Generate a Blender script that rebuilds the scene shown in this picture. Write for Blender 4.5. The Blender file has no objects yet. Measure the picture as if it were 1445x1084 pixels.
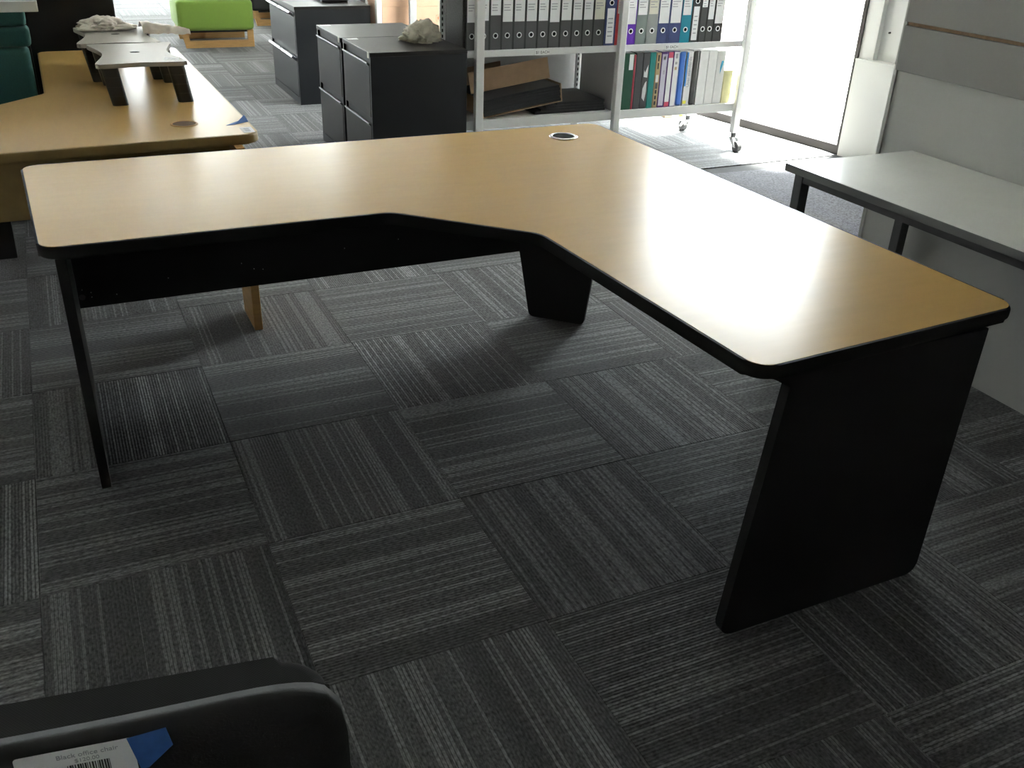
import bpy, bmesh, math, random
from mathutils import Vector, Matrix
random.seed(7)
scene = bpy.context.scene
COL = scene.collection
R = math.radians

# ------------------------------------------------------------------ camera
CAM_F, YAW, PITCH, ROLL = 1332.509, -0.453357, 1.078488, 0.0386605
CAM_P = Vector((-0.835794, -2.015541, 1.536785))
cam_d = bpy.data.cameras.new('camera')
cam = bpy.data.objects.new('camera', cam_d)
COL.objects.link(cam)
cam_rot = Matrix.Rotation(YAW, 3, 'Z') @ Matrix.Rotation(PITCH, 3, 'X') @ Matrix.Rotation(ROLL, 3, 'Z')
cam.matrix_world = Matrix.Translation(CAM_P) @ cam_rot.to_4x4()
cam_d.sensor_fit = 'HORIZONTAL'
cam_d.sensor_width = 36.0
cam_d.lens = CAM_F / 1445.0 * 36.0
cam_d.clip_start = 0.02
cam_d.clip_end = 400
scene.camera = cam

# ------------------------------------------------------------------ world, sun, exposure
world = bpy.data.worlds.new('world'); scene.world = world
world.use_nodes = True
wbg = world.node_tree.nodes['Background']
wbg.inputs[0].default_value = (0.93, 0.97, 1.0, 1)
wbg.inputs[1].default_value = 7.0
sun_d = bpy.data.lights.new('sun', 'SUN')
sun_d.energy = 60.0
sun_d.angle = R(6)
sun_d.color = (1, 0.97, 0.92)
sun = bpy.data.objects.new('sun', sun_d); COL.objects.link(sun)
sun.rotation_euler = Vector((-0.24, -0.09, -0.96)).to_track_quat('-Z', 'Y').to_euler()
vs = scene.view_settings
vs.view_transform = 'Standard'; vs.look = 'None'; vs.gamma = 1.0; vs.use_curve_mapping = False
vs.exposure = 1.5

# ------------------------------------------------------------------ materials
def mat(name, color, rough=0.5, metal=0.0, spec=0.5, noise=0.0, nscale=40.0, bump=0.0, stretch=(1, 1, 1), sheen=0.0, color2=None):
    m = bpy.data.materials.new(name); m.use_nodes = True
    nt = m.node_tree; b = nt.nodes['Principled BSDF']
    b.inputs['Base Color'].default_value = (*color, 1)
    b.inputs['Roughness'].default_value = rough
    b.inputs['Metallic'].default_value = metal
    b.inputs['Specular IOR Level'].default_value = spec
    if sheen:
        b.inputs['Sheen Weight'].default_value = sheen
    if noise or bump:
        tc = nt.nodes.new('ShaderNodeTexCoord'); mp = nt.nodes.new('ShaderNodeMapping')
        mp.inputs['Scale'].default_value = stretch
        n = nt.nodes.new('ShaderNodeTexNoise'); n.inputs['Scale'].default_value = nscale; n.inputs['Detail'].default_value = 5
        nt.links.new(tc.outputs['Object'], mp.inputs[0]); nt.links.new(mp.outputs[0], n.inputs['Vector'])
        if noise:
            mx = nt.nodes.new('ShaderNodeMix'); mx.data_type = 'RGBA'
            c2 = color2 or tuple(max(0, c * (1 - noise)) for c in color)
            c1 = color if color2 else tuple(min(1, c * (1 + noise)) for c in color)
            mx.inputs[6].default_value = (*c2, 1); mx.inputs[7].default_value = (*c1, 1)
            rp = nt.nodes.new('ShaderNodeMapRange'); rp.inputs[1].default_value = 0.3; rp.inputs[2].default_value = 0.7
            nt.links.new(n.outputs[0], rp.inputs[0]); nt.links.new(rp.outputs[0], mx.inputs[0])
            nt.links.new(mx.outputs[2], b.inputs['Base Color'])
        if bump:
            bp = nt.nodes.new('ShaderNodeBump'); bp.inputs['Strength'].default_value = bump; bp.inputs['Distance'].default_value = 0.002
            nt.links.new(n.outputs[0], bp.inputs['Height']); nt.links.new(bp.outputs[0], b.inputs['Normal'])
    return m

def srgb(r, g, b):
    def f(c):
        c /= 255
        return c / 12.92 if c <= 0.04045 else ((c + 0.055) / 1.055) ** 2.4
    return (f(r), f(g), f(b))

M = {}
M['beech'] = mat('beech_laminate', (0.49, 0.30, 0.092), 0.24, spec=0.32, noise=0.025, nscale=5, stretch=(1.5, 9, 1), bump=0.02)
M['beech2'] = mat('beech_laminate_desk', (0.48, 0.305, 0.105), 0.32, spec=0.25, noise=0.03, nscale=5, stretch=(9, 1.5, 1), bump=0.02)
M['brown_dark'] = mat('grommet_dark', (0.10, 0.05, 0.02), 0.7)
M['beech_edge'] = mat('beech_edge', (0.33, 0.225, 0.09), 0.45, noise=0.1, nscale=20)
M['beech_solid'] = mat('light_timber', (0.52, 0.30, 0.11), 0.45, noise=0.12, nscale=12, stretch=(1, 1, 8))
M['black_edge'] = mat('black_edge_band', (0.009, 0.009, 0.009), 0.6, spec=0.15)
M['black_lam'] = mat('black_melamine', (0.0085, 0.0085, 0.009), 0.55, spec=0.3, noise=0.15, nscale=150)
M['black_plastic'] = mat('black_plastic', (0.012, 0.012, 0.012), 0.4, bump=0.05, nscale=300)
M['black_metal'] = mat('black_metal', (0.011, 0.012, 0.014), 0.42, spec=0.4, noise=0.05, nscale=60)
M['dark_grey_metal'] = mat('charcoal_metal', (0.020, 0.017, 0.015), 0.38, spec=0.25, noise=0.05, nscale=60)
M['handle_steel'] = mat('handle_metal', (0.55, 0.55, 0.55), 0.3, metal=0.6)
M['chrome'] = mat('chrome', (0.75, 0.74, 0.72), 0.18, metal=1.0)
M['white_metal'] = mat('white_enamel', (0.72, 0.72, 0.71), 0.4, noise=0.03, nscale=8)
M['grey_panel'] = mat('grey_back_panel', (0.48, 0.48, 0.48), 0.6, noise=0.03, nscale=8)
M['slot'] = mat('slot_dark', (0.008, 0.008, 0.008), 0.9, spec=0.1)
M['white_lam'] = mat('white_laminate', (0.80, 0.81, 0.78), 0.2, spec=0.6, noise=0.02, nscale=10)
M['grey_edge'] = mat('grey_edge', (0.16, 0.16, 0.155), 0.5)
M['grey_frame'] = mat('grey_frame_metal', (0.075, 0.075, 0.075), 0.45)
M['wall_white'] = mat('white_paint', (0.66, 0.66, 0.645), 0.7, noise=0.015, nscale=3)
M['wall_grey'] = mat('pale_grey_paint', (0.46, 0.46, 0.435), 0.7, noise=0.03, nscale=2)
M['board_grey'] = mat('slatboard_grey', (0.26, 0.255, 0.24), 0.6, noise=0.03, nscale=4)
M['mdf'] = mat('raw_fibreboard', (0.26, 0.17, 0.10), 0.8, noise=0.15, nscale=80)
M['ceiling'] = mat('ceiling_paint', (0.52, 0.52, 0.50), 0.8, noise=0.02, nscale=5)
M['ground'] = mat('outdoor_paving', (0.55, 0.54, 0.52), 0.8, noise=0.08, nscale=2)
M['sill'] = mat('window_aluminium', (0.045, 0.040, 0.038), 0.55, spec=0.3)
M['felt'] = mat('black_felt', (0.022, 0.022, 0.023), 0.95, noise=0.45, nscale=260, bump=0.6, sheen=0.1)
M['felt_side'] = mat('grey_felt', (0.055, 0.055, 0.052), 0.95, noise=0.35, nscale=120, bump=0.5)
M['card'] = mat('cardboard', (0.46, 0.31, 0.19), 0.8, noise=0.06, nscale=25)
M['card_dark'] = mat('cardboard_inside', (0.30, 0.20, 0.13), 0.85, noise=0.08, nscale=25)
M['peach'] = mat('peach_carton', (0.66, 0.42, 0.28), 0.75, noise=0.04, nscale=15)
M['stamp'] = mat('stamp_ink', (0.42, 0.17, 0.08), 0.8)
M['paper'] = mat('white_paper', (0.82, 0.82, 0.83), 0.7, noise=0.02, nscale=12)
M['paper_cream'] = mat('cream_paper', (0.72, 0.70, 0.60), 0.7)
M['ink'] = mat('printed_ink', (0.03, 0.03, 0.03), 0.7)
M['ink_grey'] = mat('printed_ink_pale', (0.35, 0.35, 0.38), 0.7)
M['blue_tape'] = mat('blue_masking_tape', (0.035, 0.12, 0.36), 0.65, noise=0.12, nscale=90)
M['green'] = mat('lime_fabric', (0.215, 0.35, 0.055), 0.85, noise=0.06, nscale=200, bump=0.2, sheen=0.2)
M['teal'] = mat('teal_fabric', (0.032, 0.115, 0.102), 0.85, noise=0.08, nscale=150, bump=0.2, sheen=0.1)
M['dark_fabric'] = mat('charcoal_fabric', (0.03, 0.03, 0.032), 0.9, noise=0.2, nscale=120)
M['riser_top'] = mat('warm_grey_plastic', (0.37, 0.345, 0.31), 0.45, noise=0.03, nscale=40)
M['bag'] = mat('crumpled_clear_plastic', (0.80, 0.73, 0.65), 0.28, noise=0.1, nscale=14, bump=0.35)
M['rag'] = mat('grey_beige_plastic_bag', (0.62, 0.57, 0.48), 0.45, noise=0.12, nscale=22, bump=0.3)
M['rubber'] = mat('caster_rubber', (0.05, 0.05, 0.05), 0.6)
M['silver'] = mat('silver_ring', (0.8, 0.8, 0.8), 0.3, metal=0.8)
M['mat'] = mat('entrance_carpet', (0.105, 0.105, 0.118), 0.95, noise=0.55, nscale=110, bump=0.5)

def glass_material():
    m = bpy.data.materials.new('window_glass'); m.use_nodes = True
    nt = m.node_tree; nt.nodes.clear()
    o = nt.nodes.new('ShaderNodeOutputMaterial'); mx = nt.nodes.new('ShaderNodeMixShader')
    t = nt.nodes.new('ShaderNodeBsdfTransparent'); t.inputs[0].default_value = (0.95, 0.97, 0.96, 1)
    g = nt.nodes.new('ShaderNodeBsdfGlossy'); g.inputs['Roughness'].default_value = 0.02
    mx.inputs[0].default_value = 0.05
    nt.links.new(t.outputs[0], mx.inputs[1]); nt.links.new(g.outputs[0], mx.inputs[2]); nt.links.new(mx.outputs[0], o.inputs[0])
    return m
M['glass'] = glass_material()

def weave_material():
    m = mat('black_woven_fabric', (0.012, 0.012, 0.012), 0.85, spec=0.3)
    nt = m.node_tree; b = nt.nodes['Principled BSDF']
    tc = nt.nodes.new('ShaderNodeTexCoord'); ck = nt.nodes.new('ShaderNodeTexChecker'); ck.inputs['Scale'].default_value = 420
    ck.inputs[1].default_value = (0.016, 0.016, 0.016, 1); ck.inputs[2].default_value = (0.006, 0.006, 0.006, 1)
    nt.links.new(tc.outputs['Object'], ck.inputs[0]); nt.links.new(ck.outputs[0], b.inputs['Base Color'])
    return m
M['weave'] = weave_material()

TILE = 0.5355
def carpet_material():
    m = bpy.data.materials.new('ribbed_carpet'); m.use_nodes = True
    nt = m.node_tree; N = nt.nodes.new; L = nt.links.new
    b = nt.nodes['Principled BSDF']
    b.inputs['Roughness'].default_value = 0.9; b.inputs['Specular IOR Level'].default_value = 0.25
    b.inputs['Sheen Weight'].default_value = 0.22; b.inputs['Sheen Roughness'].default_value = 0.45
    uv = N('ShaderNodeUVMap'); uv.uv_map = 'UVMap'
    sx = N('ShaderNodeSeparateXYZ'); L(uv.outputs[0], sx.inputs[0])
    oi = N('ShaderNodeObjectInfo'); at = N('ShaderNodeAttribute'); at.attribute_name = 'rnd'
    def math_(op, a, b_=None, c=None):
        n = N('ShaderNodeMath'); n.operation = op
        for i, v in enumerate((a, b_, c)):
            if v is None: continue
            if isinstance(v, (int, float)): n.inputs[i].default_value = v
            else: L(v, n.inputs[i])
        return n.outputs[0]
    rnd = math_('ADD', oi.outputs['Random'], at.outputs['Fac'])
    u = sx.outputs[0]; v = sx.outputs[1]
    ribs = math_('MULTIPLY', u, 118.0)
    idx = math_('FLOOR', ribs)
    seed = math_('MULTIPLY', rnd, 531.7)
    wn = N('ShaderNodeTexWhiteNoise'); wn.noise_dimensions = '1D'; L(math_('ADD', idx, seed), wn.inputs['W'])
    bn = N('ShaderNodeTexNoise'); bn.noise_dimensions = '1D'; bn.inputs['Scale'].default_value = 1.0; bn.inputs['Detail'].default_value = 2.0
    L(math_('ADD', math_('MULTIPLY', u, 8.0), math_('MULTIPLY', rnd, 97.0)), bn.inputs['W'])
    # thin light yarn lines: probability raised inside bands
    thr = math_('SUBTRACT', 1.46, math_('MULTIPLY', bn.outputs[0], 1.55))
    lit = math_('GREATER_THAN', wn.outputs[0], thr)
    fr = math_('FRACT', ribs)
    line = math_('MULTIPLY', lit, math_('LESS_THAN', math_('ABSOLUTE', math_('SUBTRACT', fr, 0.5)), 0.36))
    # speckle running along the yarn
    cb = N('ShaderNodeCombineXYZ'); L(math_('MULTIPLY', ribs, 1.5), cb.inputs[0]); L(math_('ADD', math_('MULTIPLY', v, 90.0), seed), cb.inputs[1]); L(seed, cb.inputs[2])
    sp = N('ShaderNodeTexNoise'); sp.inputs['Scale'].default_value = 1.0; sp.inputs['Detail'].default_value = 3.0; L(cb.outputs[0], sp.inputs['Vector'])
    spk = math_('MAXIMUM', math_('MULTIPLY_ADD', sp.outputs[0], 3.4, -0.7), 0.12)
    base = math_('MULTIPLY', math_('MULTIPLY_ADD', bn.outputs[0], 0.085, 0.038), spk)
    bright = math_('MULTIPLY', line, math_('MULTIPLY_ADD', spk, 0.066, 0.030))
    groove = math_('MULTIPLY', math_('LESS_THAN', fr, 0.16), 0.3)
    val = math_('MULTIPLY', math_('ADD', base, bright), math_('SUBTRACT', 1.0, groove))
    val = math_('MULTIPLY', val, math_('MULTIPLY_ADD', wn.outputs[0], 0.0, 1.0))
    val = math_('MULTIPLY', val, math_('MULTIPLY_ADD', math_('FRACT', math_('MULTIPLY', rnd, 13.7)), 0.35, 0.85))
    cc = N('ShaderNodeCombineColor')
    L(math_('MULTIPLY', val, 0.98), cc.inputs[0]); L(val, cc.inputs[1]); L(math_('MULTIPLY', val, 1.02), cc.inputs[2])
    L(cc.outputs[0], b.inputs['Base Color'])
    bp = N('ShaderNodeBump'); bp.inputs['Strength'].default_value = 0.3; bp.inputs['Distance'].default_value = 0.0015
    hgt = math_('ADD', math_('SINE', math_('MULTIPLY', ribs, 6.2832)), math_('MULTIPLY', sp.outputs[0], 1.2))
    L(hgt, bp.inputs['Height']); L(bp.outputs[0], b.inputs['Normal'])
    return m
M['carpet'] = carpet_material()

# ------------------------------------------------------------------ mesh helpers
def finish(name, bm, m, parent=None, smooth=False, loc=None, rot=None):
    bmesh.ops.recalc_face_normals(bm, faces=bm.faces)
    me = bpy.data.meshes.new(name); bm.to_mesh(me); bm.free()
    if smooth:
        for p in me.polygons: p.use_smooth = len(p.vertices) <= 4
    if isinstance(m, (list, tuple)):
        for mm in m: me.materials.append(mm)
    else:
        me.materials.append(m)
    o = bpy.data.objects.new(name, me); COL.objects.link(o)
    if parent: o.parent = parent
    if loc: o.location = loc
    if rot: o.rotation_euler = rot
    return o

def box(bm, x0, x1, y0, y1, z0, z1, bev=0.0, seg=2):
    vs_ = [bm.verts.new((x, y, z)) for z in (z0, z1) for y in (y0, y1) for x in (x0, x1)]
    fs = [bm.faces.new([vs_[i] for i in q]) for q in ((0, 2, 3, 1), (4, 5, 7, 6), (0, 1, 5, 4), (2, 6, 7, 3), (0, 4, 6, 2), (1, 3, 7, 5))]
    if bev > 0:
        es = set(e for f in fs for e in f.edges)
        bmesh.ops.bevel(bm, geom=list(es), offset=bev, segments=seg, profile=0.5, affect='EDGES')
    return bm

def obox(name, dims, m, parent=None, bev=0.0, seg=2, smooth=False, loc=None, rot=None):
    bm = bmesh.new(); box(bm, *dims, bev=bev, seg=seg)
    return finish(name, bm, m, parent, smooth, loc, rot)

def round_poly(pts, radii, n=6):
    out = []
    k = len(pts)
    for i in range(k):
        p0, p1, p2 = Vector(pts[i - 1]), Vector(pts[i]), Vector(pts[(i + 1) % k])
        r = radii[i] if isinstance(radii, (list, tuple)) else radii
        if r <= 0: out.append(p1); continue
        a = (p0 - p1).normalized(); b = (p2 - p1).normalized()
        ang = a.angle(b); t = r / math.tan(ang / 2)
        s = p1 + a * t; e = p1 + b * t
        c = p1 + (a + b).normalized() * (r / math.sin(ang / 2))
        a0 = math.atan2(s.y - c.y, s.x - c.x); a1 = math.atan2(e.y - c.y, e.x - c.x)
        d = (a1 - a0 + math.pi) % (2 * math.pi) - math.pi
        for j in range(n + 1):
            q = a0 + d * j / n
            out.append(Vector((c.x + r * math.cos(q), c.y + r * math.sin(q))))
    return out

def prism(bm, poly, z0, z1, axis='z', bev=0.0, seg=2, top_only=False):
    """extrude a 2D polygon; axis = extrusion axis ('z': xy, 'y': xz, 'x': yz)"""
    def P(p, h):
        if axis == 'z': return (p[0], p[1], h)
        if axis == 'y': return (p[0], h, p[1])
        return (h, p[0], p[1])
    a = [bm.verts.new(P(p, z0)) for p in poly]; b = [bm.verts.new(P(p, z1)) for p in poly]
    n = len(poly)
    fs = [bm.faces.new(a[::-1]), bm.faces.new(b)]
    for i in range(n):
        fs.append(bm.faces.new((a[i], a[(i + 1) % n], b[(i + 1) % n], b[i])))
    if bev > 0:
        es = set(fs[1].edges) | (set() if top_only else set(fs[0].edges))
        bmesh.ops.bevel(bm, geom=list(es), offset=bev, segments=seg, profile=0.5, affect='EDGES')
    return bm

def tube(bm, p0, p1, r0, r1=None, n=12, caps=True):
    p0, p1 = Vector(p0), Vector(p1); r1 = r0 if r1 is None else r1
    d = (p1 - p0).normalized(); u = d.orthogonal().normalized(); w = d.cross(u)
    A = [bm.verts.new(p0 + (u * math.cos(t) + w * math.sin(t)) * r0) for t in [2 * math.pi * i / n for i in range(n)]]
    B = [bm.verts.new(p1 + (u * math.cos(t) + w * math.sin(t)) * r1) for t in [2 * math.pi * i / n for i in range(n)]]
    for i in range(n): bm.faces.new((A[i], A[(i + 1) % n], B[(i + 1) % n], B[i]))
    if caps: bm.faces.new(A[::-1]); bm.faces.new(B)

def ring(bm, c, r_in, r_out, h, n=24, axis='z'):
    def P(r, t, z):
        if axis == 'z': return (c[0] + r * math.cos(t), c[1] + r * math.sin(t), c[2] + z)
        return (c[0] + r * math.cos(t), c[1] - z, c[2] + r * math.sin(t))
    L_ = [[bm.verts.new(P(r, 2 * math.pi * i / n, z)) for i in range(n)] for r, z in ((r_in, 0), (r_in, h), ((r_in + r_out) / 2, h * 1.15), (r_out, h * 0.7), (r_out, 0))]
    for k in range(4):
        for i in range(n): bm.faces.new((L_[k][i], L_[k][(i + 1) % n], L_[k + 1][(i + 1) % n], L_[k + 1][i]))
    for i in range(n): bm.faces.new((L_[4][i], L_[4][(i + 1) % n], L_[0][(i + 1) % n], L_[0][i]))

def thing(name, label, cat, loc=(0, 0, 0), rz=0, group=None):
    o = bpy.data.objects.new(name, None); COL.objects.link(o); o.empty_display_size = 0.05
    o.location = loc; o.rotation_euler = (0, 0, rz)
    return tag(o, label, cat, group)

def tag(o, label, cat, group=None):
    o['label'] = label; o['category'] = cat
    if group: o['group'] = group
    return o

def struct(o, label=None):
    o['kind'] = 'structure'
    if label: o['label'] = label
    return o

def text_mesh(name, s, size, m, parent, loc, rot, align='CENTER', extrude=0.0002):
    cu = bpy.data.curves.new(name, 'FONT'); cu.body = s; cu.size = size; cu.align_x = align; cu.align_y = 'CENTER'; cu.extrude = extrude
    t = bpy.data.objects.new(name, cu); COL.objects.link(t)
    dg = bpy.context.evaluated_depsgraph_get()
    me = bpy.data.meshes.new_from_object(t.evaluated_get(dg)); me.name = name
    bpy.data.objects.remove(t); bpy.data.curves.remove(cu)
    me.materials.clear(); me.materials.append(m)
    o = bpy.data.objects.new(name, me); COL.objects.link(o)
    o.parent = parent; o.location = loc; o.rotation_euler = rot
    return o

# ================================================================== ROOM SHELL
CEIL = 3.3
# window wall: line through the foot of the big window, local x runs along it (north), local y points into the room
WP = Vector((3.798, 2.674, 0)); WA = math.atan2(0.877, -0.156)
def wwall(name, dims, m, parent=None, bev=0.0):
    bm = bmesh.new(); box(bm, *dims, bev=bev)
    if parent: return finish(name, bm, m, parent)
    return finish(name, bm, m, None, False, WP, (0, 0, WA))
WIN = [(0.0, 1.85), (7.6, 10.3)]
HEAD = 3.0
bm = bmesh.new()
prev = None
for i, (a, b) in enumerate(WIN):
    if i: box(bm, WIN[i - 1][1], a, -0.14, 0.0, 0, HEAD)
box(bm, 10.3, 11.4, -0.14, 0.0, 0, HEAD)
box(bm, 0, 11.4, -0.14, 0.0, HEAD, CEIL)
ww = struct(finish('wall_window_side', bm, M['wall_white'], None, False, WP, (0, 0, WA)))
# white pier south of the window: proud dado below, recessed panel above a ledge
bm = bmesh.new()
box(bm, -2.3, 0, -0.14, -0.02, 0, CEIL)
box(bm, -2.3, 0, -0.02, 0.045, 0, 0.60)
box(bm, -0.105, 0, -0.02, 0.02, 0.60, CEIL)
pier = struct(finish('wall_pier', bm, M['wall_white'], None, False, WP, (0, 0, WA)))
obox('ledge', (-2.3, 0.0, -0.02, 0.05, 0.60, 0.612), M['wall_white'], pier, bev=0.003)
bm = bmesh.new(); tube(bm, (-0.16, -0.02, 0.78), (-0.16, -0.008, 0.78), 0.006, n=10)
finish('fixing_screw', bm, M['ink'], pier)
for i, (a, b) in enumerate(WIN):
    bm = bmesh.new()
    box(bm, a, b, -0.07, 0.012, 0.0, 0.055)          # sill
    box(bm, a, b, -0.07, 0.0, HEAD - 0.05, HEAD)
    box(bm, a, a + 0.028, -0.07, 0.03, 0.055, HEAD - 0.05)
    box(bm, b - 0.045, b, -0.07, 0.0, 0.055, HEAD - 0.05)
    w = struct(finish('window_%d' % (i + 1), bm, M['sill'], None, False, WP, (0, 0, WA)))
    obox('pane', (a + 0.028, b - 0.045, -0.045, -0.037, 0.055, HEAD - 0.05), M['glass'], w)

# right wall with slat boards, ends at y = 0.61
wr = struct(obox('wall_right', (1.934, 2.10, -4.6, 0.61, 0, CEIL), M['wall_grey'], bev=0.004))
z = 0.975
obox('slat_backing', (1.9245, 1.9335, -2.4, 0.586, 0.985, 2.30), M['mdf'], wr)
obox('corner_bead', (1.928, 1.9338, 0.594, 0.609, 0.0, CEIL - 0.01), M['wall_grey'], wr)
first_board = None
for k in range(8):
    bm = bmesh.new(); box(bm, 1.910, 1.9245, -2.4, 0.586, 0, 0.152, bev=0.002)
    if first_board is None:
        first_board = finish('slat_board', bm, M['board_grey'], wr, loc=(0, 0, z)); bm = None
    else:
        bm.free(); o = first_board.copy(); COL.objects.link(o); o.location = (0, 0, z)
    z += 0.164
struct(obox('wall_alcove', (2.10, 4.30, 0.50, 0.61, 0, CEIL), M['wall_white']))
# back wall with a long window band, left and front walls
bm = bmesh.new()
box(bm, -6.2, 3, 13.2, 13.35, 0, 0.45); box(bm, -6.2, 3, 13.2, 13.35, 2.7, CEIL)
box(bm, -6.2, -5.6, 13.2, 13.35, 0.45, 2.7); box(bm, -1.75, -1.45, 13.2, 13.35, 0.45, 2.7); box(bm, 1.75, 3.0, 13.2, 13.35, 0.45, 2.7)
struct(finish('wall_back', bm, M['wall_white']))
for k, (a, b) in enumerate(((-5.6, -1.75), (-1.45, 1.75))):
    bm = bmesh.new()
    box(bm, a, b, 13.22, 13.30, 0.45, 0.50); box(bm, a, b, 13.22, 13.30, 2.65, 2.7)
    for q in range(4):
        xx = a + (b - a - 0.05) * q / 3; box(bm, xx, xx + 0.05, 13.22, 13.30, 0.50, 2.65)
    w = struct(finish('window_%d' % (3 + k), bm, M['sill']))
    obox('pane', (a + 0.05, b - 0.05, 13.255, 13.262, 0.50, 2.65), M['glass'], w)
struct(obox('wall_left', (-6.35, -6.2, -4.6, 13.35, 0, CEIL), M['wall_white']))
struct(obox('wall_front', (-6.35, 2.10, -4.75, -4.6, 0, CEIL), M['wall_white']))
bm = bmesh.new(); prism(bm, [(-6.4, -4.8), (4.6, -4.8), (4.6, 0.45), (4.33, 0.45), (2.05, 13.4), (-6.4, 13.4)], CEIL, CEIL + 0.1); struct(finish('ceiling', bm, M['ceiling']))
struct(obox('ground', (-60, 60, -60, 60, -0.35, -0.15), M['ground']))

# ------------------------------------------------------------------ floor: carpet tiles
floor = struct(obox('floor', (-6.35, 4.4, -4.75, 13.35, -0.14, -0.006), M['felt']))
MAT_Y = 2.535
def tile_mesh():
    bm = bmesh.new(); h = TILE / 2 - 0.0003
    box(bm, -h, h, -h, h, -0.006, 0.0)
    es = [e for e in bm.edges if all(v.co.z > -0.001 for v in e.verts)]
    bmesh.ops.bevel(bm, geom=es, offset=0.0010, segments=1, affect='EDGES')
    uvl = bm.loops.layers.uv.new('UVMap')
    for f in bm.faces:
        for l in f.loops: l[uvl].uv = (l.vert.co.x + 0.3, l.vert.co.y + 0.3)
    me = bpy.data.meshes.new('carpet_tile'); bm.to_mesh(me); bm.free(); me.materials.append(M['carpet'])
    return me
TM = tile_mesh()
inv = (Matrix.Translation(CAM_P) @ cam_rot.to_4x4()).inverted()
def in_view(x, y, mx=1.08):
    for dx in (-0.27, 0, 0.27):
        for dy in (-0.27, 0, 0.27):
            q = inv @ Vector((x + dx, y + dy, 0))
            if q.z < -0.1 and abs(q.x / -q.z) < 722.5 / CAM_F * mx and abs(q.y / -q.z) < 542 / CAM_F * mx: return True
    return False
tiles = []
for i in range(-12, 8):
    for j in range(-9, 25):
        cx, cy = (i + 0.5) * TILE, (j + 0.5) * TILE     # j counts rows away from the camera
        if cx < -6.1 or cy > 13.1: continue
        if cx > 2.0 and cy < 0.4: continue
        # stop at the window wall
        if (Vector((cx, cy, 0)) - WP).dot(Vector((-0.984, -0.175, 0))) < -0.2: continue
        if cx > 2.30 and cy - TILE / 2 < MAT_Y - 0.16: continue
        tiles.append((in_view(cx, cy), (Vector((cx, cy, 0)) - CAM_P).length, i, j, cx, cy))
vis = sorted([t for t in tiles if t[0]], key=lambda t: t[1])
solo = vis[:290]; rest = vis[290:] + [t for t in tiles if not t[0]]
for (_, _, i, j, cx, cy) in solo:
    o = bpy.data.objects.new('carpet_tile', TM); COL.objects.link(o); o.parent = floor
    # row j=-1 (the first in front of the origin) and column 0: stripes run in depth
    turn = 0 if (i + j + 1) % 2 == 0 else 1
    o.location = (cx + random.uniform(-0.0002, 0.0002), cy + random.uniform(-0.0002, 0.0002), random.uniform(-0.0005, 0.0005))
    o.rotation_euler = (0, 0, (turn + 2 * random.randint(0, 1)) * math.pi / 2 + random.uniform(-0.0008, 0.0008))
verts, faces, uvs, rv = [], [], [], []
for (_, _, i, j, cx, cy) in rest:
    turn = (i + j + 1) % 2; r_ = random.random()
    h = TILE / 2 - 0.0015; k = len(verts)
    cs = [(-h, -h), (h, -h), (h, h), (-h, h)]
    for z_ in (-0.006, 0.0):
        for (a, b) in cs: verts.append((cx + a, cy + b, z_)); rv.append(r_)
    fq = [(4, 5, 6, 7)] + [(q, (q + 1) % 4, (q + 1) % 4 + 4, q + 4) for q in range(4)]
    for f in fq:
        faces.append([k + q for q in f])
        for q in f:
            a, b = cs[q % 4]; uvs.append((b + 0.3, a + 0.3) if turn else (a + 0.3, b + 0.3))
me = bpy.data.meshes.new('carpet_tile_field'); me.from_pydata(verts, [], faces)
ul = me.uv_layers.new(name='UVMap')
for k, t in enumerate(uvs): ul.data[k].uv = t
ra = me.attributes.new('rnd', 'FLOAT', 'POINT'); ra.data.foreach_set('value', rv)
me.materials.append(M['carpet'])
o = bpy.data.objects.new('carpet_tile_field', me); COL.objects.link(o); o.parent = floor; o['kind'] = 'stuff'
# plain speckled carpet by the entrance, south of the window
bm = bmesh.new()
prism(bm, [(2.15, 0.615), (4.02, 0.615), (3.765, 2.40), (3.74, MAT_Y - 0.03), (2.143, MAT_Y + 0.03)], -0.005, 0.004)
cm = finish('entrance_carpet', bm, M['mat']); struct(cm, 'plain speckled grey carpet beside the big window')

# ================================================================== MAIN DESK
D = [(-0.969, 1.156), (-0.938, 0.377), (-0.063, 0.372), (0.249, 0.078), (0.300, -0.768), (1.065, -0.727), (1.017, 1.160)]
DZ = 0.72
desk = thing('corner_desk', 'large L-shaped corner desk with beech top, black edge and black panel legs', 'desk', (0.2, 0.3, 0))
def rel(o, p): o.location = (-p.location.x, -p.location.y, -p.location.z); return o
outer = round_poly(D, [0.045, 0.05, 0.07, 0.07, 0.05, 0.045, 0.05], 8)
bm = bmesh.new(); prism(bm, outer, DZ - 0.033, DZ - 0.0006, bev=0.010, seg=4)
rel(finish('edge_band', bm, M['black_edge'], desk, True), desk)
cen = Vector((0.25, 0.35))
def inset_poly(poly, d):
    n = len(poly); out = []
    area = sum(poly[i][0] * poly[(i + 1) % n][1] - poly[(i + 1) % n][0] * poly[i][1] for i in range(n))
    sgn = 1 if area > 0 else -1
    for i in range(n):
        a, b, c = Vector(poly[i - 1]), Vector(poly[i]), Vector(poly[(i + 1) % n])
        e1 = (b - a).normalized(); e2 = (c - b).normalized()
        n1 = Vector((-e1.y, e1.x)) * sgn; n2 = Vector((-e2.y, e2.x)) * sgn
        nn = (n1 + n2).normalized(); out.append(b + nn * d / max(0.3, nn.dot(n1)))
    return out
top_poly = inset_poly(outer, 0.006)
bm = bmesh.new(); prism(bm, top_poly, DZ - 0.004, DZ)
top = rel(finish('desktop', bm, M['beech'], desk), desk)
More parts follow.
